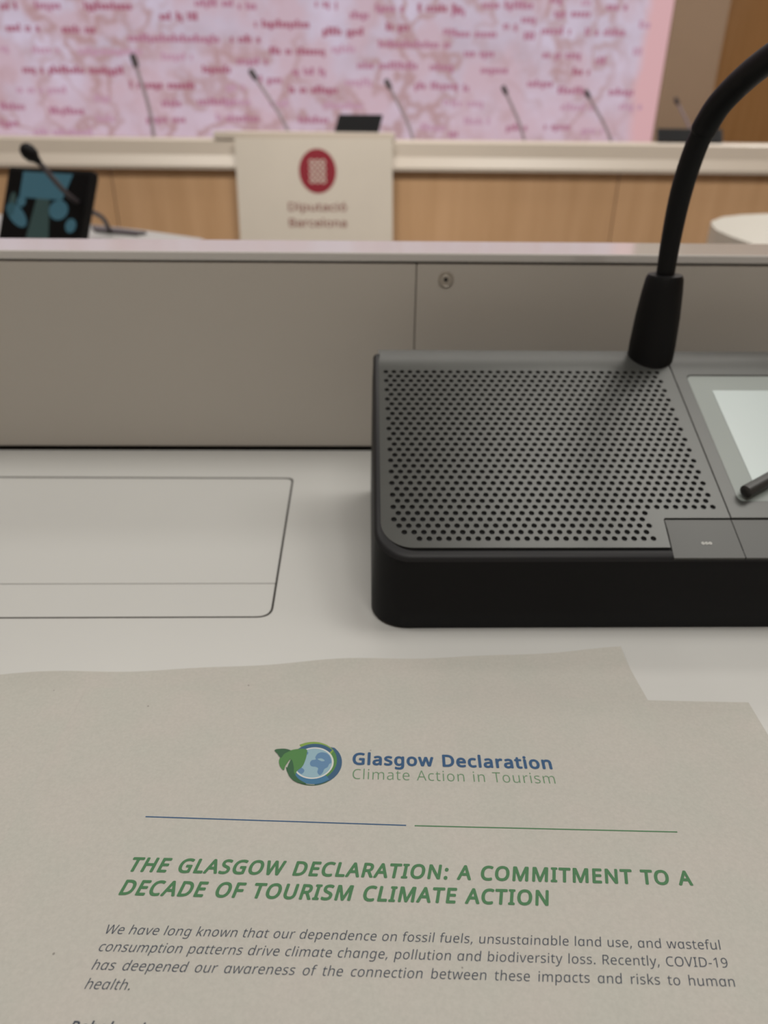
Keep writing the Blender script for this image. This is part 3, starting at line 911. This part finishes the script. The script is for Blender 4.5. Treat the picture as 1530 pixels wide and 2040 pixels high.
def vring(r_, y, n=24):
    return [(sx_ + r_ * math.cos(k * 2 * math.pi / n), y, sz_ + r_ * math.sin(k * 2 * math.pi / n)) for k in range(n)]


loft(bm, [vring(0.0040, PY), vring(0.0040, PY - 0.0004), vring(0.0034, PY - 0.0006), vring(0.0030, PY - 0.0002), vring(0.0024, PY - 0.0002), vring(0.0021, PY - 0.0005), vring(0.0011, PY - 0.0005), vring(0.0010, PY + 0.0008)])
scr = build('screw', bm, M_steel, p2, smooth=True)
bm = bmesh.new()
loft(bm, [vring(0.0011, PY - 0.0006, 6), vring(0.0011, PY - 0.00055, 6)])
build('socket', bm, M_gap, scr)


# ------------------------------------------------------------------ the papers
def back_wave(x):
    """gentle curl along the rear edge of the loose sheets"""
    return 0.0009 + 0.0007 * math.sin(x * 62 + 1.1) + 0.0004 * math.sin(x * 131 + 0.4)


def make_sheet(name, centre, ang, zfun, label, n=(56, 80)):
    bm = bmesh.new()
    ca, sa = math.cos(ang), math.sin(ang)
    nx, ny = n
    T = 0.00014
    g = {}
    for side in (0, 1):
        for j in range(ny + 1):
            for i in range(nx + 1):
                x = -0.105 + 0.21 * i / nx
                y = -0.1485 + 0.297 * j / ny
                g[side, i, j] = bm.verts.new((x, y, zfun(x, y) - (T if side else 0)))
    for j in range(ny):
        for i in range(nx):
            bm.faces.new((g[0, i, j], g[0, i + 1, j], g[0, i + 1, j + 1], g[0, i, j + 1]))
            bm.faces.new((g[1, i, j], g[1, i, j + 1], g[1, i + 1, j + 1], g[1, i + 1, j]))
    for i in range(nx):
        for j in (0, ny):
            bm.faces.new((g[0, i, j], g[0, i + 1, j], g[1, i + 1, j], g[1, i, j]))
    for j in range(ny):
        for i in (0, nx):
            bm.faces.new((g[0, i, j], g[0, i, j + 1], g[1, i, j + 1], g[1, i, j]))
    o = build(name, bm, M_paper, smooth=True)
    o.location = (centre[0], centre[1], 0)
    o.rotation_euler = (0, 0, ang)
    tag(o, label, 'paper')
    return o


def z_back(x, y):
    e = max(0.0, 1 - (0.1485 - y) / 0.012)
    return 0.0002 + back_wave(x) * e * e


A2 = math.radians(3.4)
c2 = Vector((0.087, 0.195)) - Vector((math.cos(A2), math.sin(A2))) * 0.105 - Vector((-math.sin(A2), math.cos(A2))) * 0.1485
make_sheet('paper_sheet', c2, A2, z_back, 'blank pale grey sheet underneath, its rear edge showing behind the printed page')
A1 = math.radians(-2.2)
c1 = Vector((0.0092, 0.0247))


def z_front(x, y):
    # local point of the page -> local point of the sheet below, so that it rests on it
    wx = c1.x + x * math.cos(A1) - y * math.sin(A1) - c2.x
    wy = c1.y + x * math.sin(A1) + y * math.cos(A1) - c2.y
    bx, by = wx * math.cos(A2) + wy * math.sin(A2), -wx * math.sin(A2) + wy * math.cos(A2)
    e = max(0.0, 1 - (0.1485 - y) / 0.03)
    return max(z_back(bx, min(by, 0.1485)), 0.0002) + 0.00035 + 0.00022 * e * e * (1 + math.sin(x * 48 + 0.5))


page = make_sheet('printed_page', c1, A1, z_front, 'top sheet printed with a globe emblem, green heading and grey paragraph')
INK = 0.00005
zi = lambda x, y: z_front(x, y) + INK
mm = 0.001


def page_part(name, bm, m, parent=page):
    return build(name, bm, m, parent, world=False)


bm = bmesh.new()
write(bm, 'THE GLASGOW DECLARATION: A COMMITMENT TO A', -70.9 * mm, 85.45 * mm, 6.25 * mm, width=135.6 * mm, shear=0.2, bold=0.028, track=0.055, zf=zi)
write(bm, 'DECADE OF TOURISM CLIMATE ACTION', -71.1 * mm, 79.45 * mm, 6.25 * mm, width=100.6 * mm, shear=0.2, bold=0.028, track=0.055, zf=zi)
page_part('heading', bm, M_green)
bm = bmesh.new()
L = [('We have long known that our dependence on fossil fuels, unsustainable land use, and wasteful', 70.15, 136.9),
     ('consumption patterns drive climate change, pollution and biodiversity loss. Recently, COVID-19', 66.3, 136.9),
     ('has deepened our awareness of the connection between these impacts and risks to human', 62.4, 136.9),
     ('health.', 58.5, None), ('Rebalancing', 50.3, None)]
BS = 3.62 * mm
for s, y, w in L:
    s = s.replace('a', '\u0251')
    b_ = s.startswith('Reb')
    write(bm, s, -71.1 * mm, y * mm, BS, width=w * mm if w else None, mode='space', shear=0.2, thin=-2.0 if not b_ else 0.0, bold=0.018 if b_ else 0.0, track=0.016 if not b_ else 0.05, zf=zi)
page_part('paragraph', bm, M_ink)

# the two coloured rules
for x0, x1, y0, y1, m_ in ((-71.5, -3.5, 100.95, 100.2, M_blue), (-1.3, 66.3, 100.15, 100.15, M_green)):
    bm = bmesh.new()
    N = 40
    vs = []
    for k in range(N + 1):
        t = k / N
        x = (x0 + (x1 - x0) * t) * mm
        y = (y0 + (y1 - y0) * t) * mm
        vs.append((bm.verts.new((x, y - 0.00016, zi(x, y))), bm.verts.new((x, y + 0.00016, zi(x, y)))))
    for a, b_ in zip(vs, vs[1:]):
        bm.faces.new((a[0], b_[0], b_[1], a[1]))
    page_part('rule', bm, m_)

bm = bmesh.new()
write(bm, 'Glasgow Declaration', -18.4 * mm, 119.95 * mm, 7.1 * mm, width=56.3 * mm, bold=0.029, track=0.045, zf=zi)
page_part('emblem_title', bm, M_blue)
bm = bmesh.new()
write(bm, 'Climate Action in Tourism', -18.3 * mm, 114.75 * mm, 6.15 * mm, width=56.3 * mm, thin=-7, track=0.03, zf=zi)
page_part('emblem_subtitle', bm, M_lightgreen)

# globe emblem
inkset = [mat('emblem_navy', (0.022, 0.075, 0.15), 0.7), mat('emblem_mid_blue', (0.035, 0.135, 0.25), 0.7),
          mat('emblem_sea', (0.22, 0.345, 0.41), 0.7), mat('emblem_land', (0.085, 0.18, 0.31), 0.7),
          mat('emblem_green', (0.055, 0.17, 0.045), 0.7), mat('emblem_dark_green', (0.022, 0.085, 0.035), 0.7),
          mat('emblem_lime', (0.16, 0.27, 0.045), 0.7), mat('emblem_white', (0.52, 0.52, 0.50), 0.7)]
bm = bmesh.new()
lc = Vector((-29.4, 120.1))


def ink_poly(pts, mi, layer):
    """filled outline in emblem units (mm about the globe's centre)"""
    f = fill([[(p[0], p[1]) for p in pts]])
    f.verts.index_update()
    nv = []
    for v in f.verts:
        x, y = (lc.x + v.co.x) * mm, (lc.y + v.co.y) * mm
        nv.append(bm.verts.new((x, y, zi(x, y) + layer * 0.000012)))
    for q in f.faces:
        bm.faces.new([nv[v.index] for v in q.verts]).material_index = mi
    f.free()


def crescent(c0, r0, c1_, r1, a0, a1, n=40):
    """region between two circles from angle a0 to a1 (deg)"""
    o_ = [(c0[0] + r0 * math.cos(math.radians(a0 + (a1 - a0) * k / n)), c0[1] + r0 * math.sin(math.radians(a0 + (a1 - a0) * k / n))) for k in range(n + 1)]
    i_ = [(c1_[0] + r1 * math.cos(math.radians(a1 + (a0 - a1) * k / n)), c1_[1] + r1 * math.sin(math.radians(a1 + (a0 - a1) * k / n))) for k in range(n + 1)]
    return o_ + i_


def rounded(pts, k=5):
    """closed curve through the points"""
    n = len(pts)
    out = []
    for i in range(n):
        a, b_, c, d = (Vector(pts[(i + j) % n]) for j in (-1, 0, 1, 2))
        for q in range(k):
            t = q / k
            v = 0.5 * (2 * b_ + (c - a) * t + (2 * a - 5 * b_ + 4 * c - d) * t * t + (3 * b_ - a - 3 * c + d) * t ** 3)
            out.append((v.x, v.y))
    return out


circ = lambda r_, cx=0.0, cy=0.0, n=48: [(cx + r_ * math.cos(k * 2 * math.pi / n), cy + r_ * math.sin(k * 2 * math.pi / n)) for k in range(n)]
ink_poly(crescent((-0.9, 0.6), 7.25, (-0.25, 0.0), 5.5, -66, 36), 4, 2)
ink_poly(crescent((-0.9, 0.6), 7.25, (-0.25, 0.0), 5.5, 34, 125), 6, 3)
ink_poly(crescent((-0.35, 0.35), 6.75, (-0.25, 0.0), 5.5, 42, 160), 0, 4)
ink_poly(crescent((0.0, -0.02), 7.82, (-0.9, 0.6), 7.25, -82, 48), 0, 1)
ink_poly(crescent((0.0, -0.35), 7.1, (-0.25, 0.0), 5.5, -150, -48), 1, 3)
ink_poly(crescent((-0.15, -0.1), 7.85, (0.05, -0.6), 7.1, -168, -52), 5, 5)
ink_poly(circ(5.72, -0.25, 0.0), 7, 6)
ink_poly(circ(5.28, -0.25, 0.0), 2, 7)
# lands on the globe
ink_poly(rounded([0.93 * Vector(q) + Vector((-0.3, 0)) for q in [(0.4, 2.2), (1.0, 3.6), (2.2, 4.2), (3.6, 3.9), (4.7, 2.9), (5.3, 1.4), (5.45, 0.1), (4.9, -0.4), (4.5, -1.6), (3.6, -2.4), (3.2, -3.8), (2.4, -4.7), (1.6, -3.6), (1.7, -2.2), (0.9, -1.6), (-0.4, -1.4), (-1.0, -0.4), (-0.6, 0.9), (0.6, 1.3)]]), 3, 8)
ink_poly(rounded([0.93 * Vector(q) + Vector((-0.3, 0)) for q in [(-5.2, 1.6), (-4.6, 3.0), (-3.4, 4.3), (-2.2, 4.3), (-2.0, 3.4), (-2.9, 2.5), (-3.4, 1.4), (-4.2, 0.7)]]), 3, 8)
ink_poly(rounded([0.93 * Vector(q) + Vector((-0.3, 0)) for q in [(-5.3, -1.5), (-4.0, -1.7), (-2.6, -2.6), (-2.4, -3.5), (-3.0, -4.4), (-3.9, -3.9), (-4.8, -2.8)]]), 3, 8)
ink_poly(rounded([0.93 * Vector(q) + Vector((-0.3, 0)) for q in [(1.2, 1.5), (2.4, 1.7), (3.4, 0.9), (2.6, 0.6), (1.6, 1.1)]]), 2, 9)
# leaves
ink_poly(rounded([(-2.9, 4.9), (-6.3, 4.7), (-8.8, 3.3), (-10.1, 1.0), (-9.6, -1.4), (-8.3, -2.9), (-8.0, -1.2), (-6.9, 1.2), (-7.3, -2.2), (-6.4, -4.9), (-5.0, -5.9), (-4.6, -3.3), (-3.3, -1.6), (-2.7, 0.6), (-2.5, 2.9)]), 4, 12)
ink_poly(rounded([(-7.4, -2.0), (-6.5, -4.9), (-4.2, -7.0), (-1.4, -7.5), (-3.6, -6.0), (-5.2, -3.9), (-5.6, -1.8), (-6.6, 0.9)]), 5, 13)
ink_poly(rounded([(-7.3, 4.3), (-9.3, 4.9), (-11.9, 4.4), (-10.9, 2.9), (-9.7, 1.5), (-9.1, 2.8), (-8.2, 3.6)]), 5, 13)
page_part('globe_emblem', bm, inkset)

# ------------------------------------------------------------------ the microphone unit
SL = math.radians(22.8)
CS, SN = math.cos(SL), math.sin(SL)
UY, UZ = 0.212, 0.0286                                   # lower front edge of the sloping top


def top(x, s, k=0.0):
    """point on the sloping top: s along the slope from the front, k above it"""
    return (x, UY + s * CS - k * SN, UZ + s * SN + k * CS)


plane_z = lambda y: UZ + (y - UY) * math.tan(SL)
unit = empty('microphone_unit', (0.13, 0.265, 0.0))
tag(unit, 'grey and black conference microphone unit with perforated speaker, lit display and gooseneck', 'microphone unit')
UW = 0.2595
bm = bmesh.new()
foot = rrect(0.0008, UW, 0.2078, 0.3205, (0.013, 0.013, 0.006, 0.006), 10)


def ring_at(ins, zf_, front=0.0):
    pts = rrect(0.0008 + ins, UW - ins, 0.2078 + ins * 0.6 + front, 0.3205 - ins * 0.7, (0.013, 0.013, 0.006, 0.006), 10)
    return [(x, y, zf_(y)) for x, y in pts]


def tz(dz):
    def f(y):
        lim = 0.0714 - max(0.0, y - 0.3110) * 0.2
        return min(plane_z(max(y, 0.2115)), lim) + dz
    return f


loft(bm, [ring_at(0.0012, lambda y: 0.0), ring_at(0.0, lambda y: 0.0012), ring_at(0.0, lambda y: 0.008),
          ring_at(0.0006, tz(-0.012), 0.0014), ring_at(0.0009, tz(-0.0050), 0.0027), ring_at(0.0010, tz(-0.0018), 0.0030),
          ring_at(0.0024, tz(-0.0008), 0.0032), ring_at(0.0042, tz(-0.0008), 0.0042), ring_at(0.0060, tz(-0.0012), 0.0050)])
body = build('housing', bm, M_black, unit, smooth=True)

# grey bevel round the left and front rim
bm = bmesh.new()
loft(bm, [ring_at(0.0009, tz(-0.0020), 0.0029), ring_at(0.0013, tz(-0.0010), 0.0029), ring_at(0.0022, tz(-0.0003), 0.0029), ring_at(0.0034, tz(-0.0002), 0.0040), ring_at(0.0037, tz(-0.0007), 0.0041)], cap0=False, cap1=False)
build('rim', bm, M_bezel, unit, smooth=True)

# perforated plate: real holes
PIT, ROWP = 0.003475, 0.002905
H0X, H0S = 0.0072, 0.0974
holes2 = []
for r_ in range(32):
    s = H0S - r_ * ROWP
    odd = r_ % 2 == 1
    n = 34 if odd else 35
    x0 = H0X + (PIT / 2 if odd else 0) + (0.0019 * r_ / 31)
    for k in range(n):
        x = x0 + k * PIT
        if r_ >= 27 and x > 0.1022:
            continue
        if r_ == 30 and k < 1 or r_ == 31 and k < 1:
            continue
        if r_ == 31 and k < 2:
            continue
        holes2.append((x, s))
K = 10.0
hr = 0.00107
out = []
rr_ = 0.0115
for k in range(11):
    a = math.radians(180 + 9 * k)
    out.append((0.0041 + rr_ + rr_ * math.cos(a), 0.0034 + rr_ + rr_ * math.sin(a)))
out += [(0.1063, 0.0034), (0.1071, 0.0160), (0.1078, 0.0167), (0.1318, 0.0167), (0.1318, 0.0995), (0.0041, 0.0995)]
polys = [[(x * K, y * K) for x, y in out]]
for hx, hs in holes2:
    polys.append([((hx + hr * math.cos(k * math.pi / 6)) * K, (hs + hr * math.sin(k * math.pi / 6)) * K) for k in range(12)])
bm = fill(polys, extrude=0.0045)
for v in bm.verts:
    x, s, k = v.co.x / K, v.co.y / K, v.co.z / K
    v.co = top(x, s, k - 0.00045)
# the plate rolls over at its rear edge


def roll_strip(bm, x0, x1):
    prev = None
    for i in range(9):
        t = i / 8
        s = 0.0994 + 0.0152 * t
        k = -0.0020 * t * t
        row = [bm.verts.new(top(x, s, k)) for x in (x0, x1)]
        if prev:
            bm.faces.new((prev[0], prev[1], row[1], row[0]))
        prev = row


roll_strip(bm, 0.0041, 0.1318)
build('speaker_grille', bm, M_grille, unit)
bm = bmesh.new()
bm.faces.new([bm.verts.new(top(x, s, -0.00086)) for x, s in ((0.0062, 0.0068), (0.0095, 0.0048), (0.1060, 0.0048), (0.1060, 0.0166), (0.1310, 0.0166), (0.1310, 0.099), (0.0062, 0.099))])
build('speaker_cloth', bm, M_cloth, unit)

# display frame, glass and lit image
FX0, FX1, GX0, GX1, GS0, GS1 = 0.1322, UW - 0.006, 0.1378, 0.2520, 0.0250, 0.0957
bm = bmesh.new()


def frame_ring(x0, x1, s0, s1, r_, k):
    return [top(x, s, k) for x, s in rrect(x0, x1, s0, s1, r_, 4)]


loft(bm, [frame_ring(FX0, FX1, 0.0167, 0.0995, 0.0004, -0.0010), frame_ring(FX0, FX1, 0.0167, 0.0995, 0.0004, -0.0001), frame_ring(FX0 + 0.0002, FX1 - 0.0002, 0.0169, 0.0995, 0.0004, 0),
          frame_ring(GX0 - 0.0004, GX1 + 0.0004, GS0 - 0.0004, GS1 + 0.0004, 0.0025, 0), frame_ring(GX0, GX1, GS0, GS1, 0.0022, -0.0005)], cap0=False, cap1=False)
roll_strip(bm, FX0 + 0.0002, FX1)
fr = build('display_frame', bm, M_grille, unit)
bm = bmesh.new()
bm.faces.new([bm.verts.new(p) for p in frame_ring(GX0, GX1, GS0, GS1, 0.0022, -0.0004)])
gl = build('display_glass', bm, M_glass, unit)
bm = bmesh.new()
bm.faces.new([bm.verts.new(top(x, s, -0.0003)) for x, s in ((0.1464, 0.0324), (0.2434, 0.0324), (0.2434, 0.0864), (0.1464, 0.0864))])
build('lit_display', bm, M_lcd, gl)

# touch buttons along the front edge
bx = [0.1072, 0.1318, 0.1563, 0.1808, 0.2053, 0.2298, 0.2530]
for i in range(6):
    x0, x1 = bx[i] + 0.00018, bx[i + 1] - 0.00018
    bm = bmesh.new()
    w0 = x0 - (0.0009 if i == 0 else 0)
    prof = [(0.0161, -0.0012), (0.0161, -0.0003), (0.0157, 0.0), (0.0113, 0.0), (-0.0010, -0.0002), (-0.0013, -0.0006), (-0.0008, -0.0030)]
    loft(bm, [[top(x0 if s > 0.01 else w0, s, k) for s, k in prof], [top(x1, s, k) for s, k in prof]])
    bt = build('touch_button', bm, M_button, unit)
    if i == 0:
        bm = bmesh.new()
        for cxm_ in (-0.0013, 0.0, 0.0013):
            o_ = [(0.1197 + cxm_ + 0.00058 * math.cos(k * math.pi / 6), 0.0052 + 0.00058 * math.sin(k * math.pi / 6)) for k in range(12)]
            i_ = [(0.1197 + cxm_ + 0.00026 * math.cos(k * math.pi / 6), 0.0052 + 0.00026 * math.sin(k * math.pi / 6)) for k in range(12)]
            ov = [bm.verts.new(top(x, s, 0.00004)) for x, s in o_]
            iv = [bm.verts.new(top(x, s, 0.00004)) for x, s in i_]
            for k in range(12):
                bm.faces.new((ov[k], ov[(k + 1) % 12], iv[(k + 1) % 12], iv[k]))
        build('button_mark', bm, M_mark, bt)

# gooseneck
MX, MY = 0.1257, 0.3138
gn = empty('gooseneck', (0, 0, 0))
gn.parent = unit
gn.location = (MX - 0.13, MY - 0.265, 0.068)
bm = bmesh.new()


def hring(r_, z, dx=0.0, n=28):
    return [(MX + dx + r_ * math.cos(k * 2 * math.pi / n), MY + r_ * math.sin(k * 2 * math.pi / n), z) for k in range(n)]


loft(bm, [hring(0.0096, 0.0640), hring(0.0098, 0.0705), hring(0.0098, 0.0760), hring(0.0093, 0.0880), hring(0.0084, 0.0985), hring(0.0077, 0.1040), hring(0.0070, 0.1054), hring(0.0042, 0.1056)])
build('plug', bm, M_rubber, gn, smooth=True)
neck = [(0.1257, 0.3138, 0.103), (0.1252, 0.3136, 0.1208), (0.1248, 0.3112, 0.1383), (0.1250, 0.306, 0.1535), (0.1259, 0.301, 0.1628)]
bm = bmesh.new()
pth = smooth_path(neck, 6)
tube(bm, pth, [0.0037 + 0.0006 * min(1, i / 12) for i in range(len(pth))], 18)
build('neck', bm, M_rubber, gn, smooth=True)
slv = [(0.1254, 0.3035, 0.1588), (0.1259, 0.301, 0.1628), (0.1268, 0.296, 0.1683), (0.1290, 0.287, 0.1749), (0.1308, 0.275, 0.1803), (0.1335, 0.258, 0.186), (0.137, 0.238, 0.190), (0.141, 0.215, 0.191)]
bm = bmesh.new()
pth = smooth_path(slv, 5)
tube(bm, pth, [0.0043] + [0.0048 - 0.0005 * i / len(pth) for i in range(1, len(pth))], 18)
build('sleeve', bm, M_rubber, gn, smooth=True)
d = (pth[-1] - pth[-3]).normalized()
bm = bmesh.new()
e_ = pth[-1]
tube(bm, [e_ - d * 0.002, e_, e_ + d * 0.006, e_ + d * 0.024, e_ + d * 0.03, e_ + d * 0.032], [0.0044, 0.0065, 0.0080, 0.0080, 0.0062, 0.002], 18)
build('mic_head', bm, M_black, gn, smooth=True)

# slim dark tube laid across the lower corner of the display
rod = empty('rod', top(0.1392, 0.0268, 0.0016))
tag(rod, 'slim black rod resting across the lower left corner of the lit display', 'rod')
PR = 0.0025
pa_, pb_ = Vector(top(0.1392, 0.0266, PR + 0.0002)), Vector(top(0.1900, 0.0560, PR + 0.0002))
d = (pb_ - pa_)
bm = bmesh.new()
tube(bm, [pa_, pa_ + d * 0.006, pa_ + d * 0.012, pa_ + d * 0.8, pa_ + d * 0.97, pb_], [0.0012, 0.0021, PR, PR, PR, 0.0012], 16)
build('shaft', bm, mat('dark_grey_rod', (0.03, 0.029, 0.028), 0.4), rod, smooth=True)
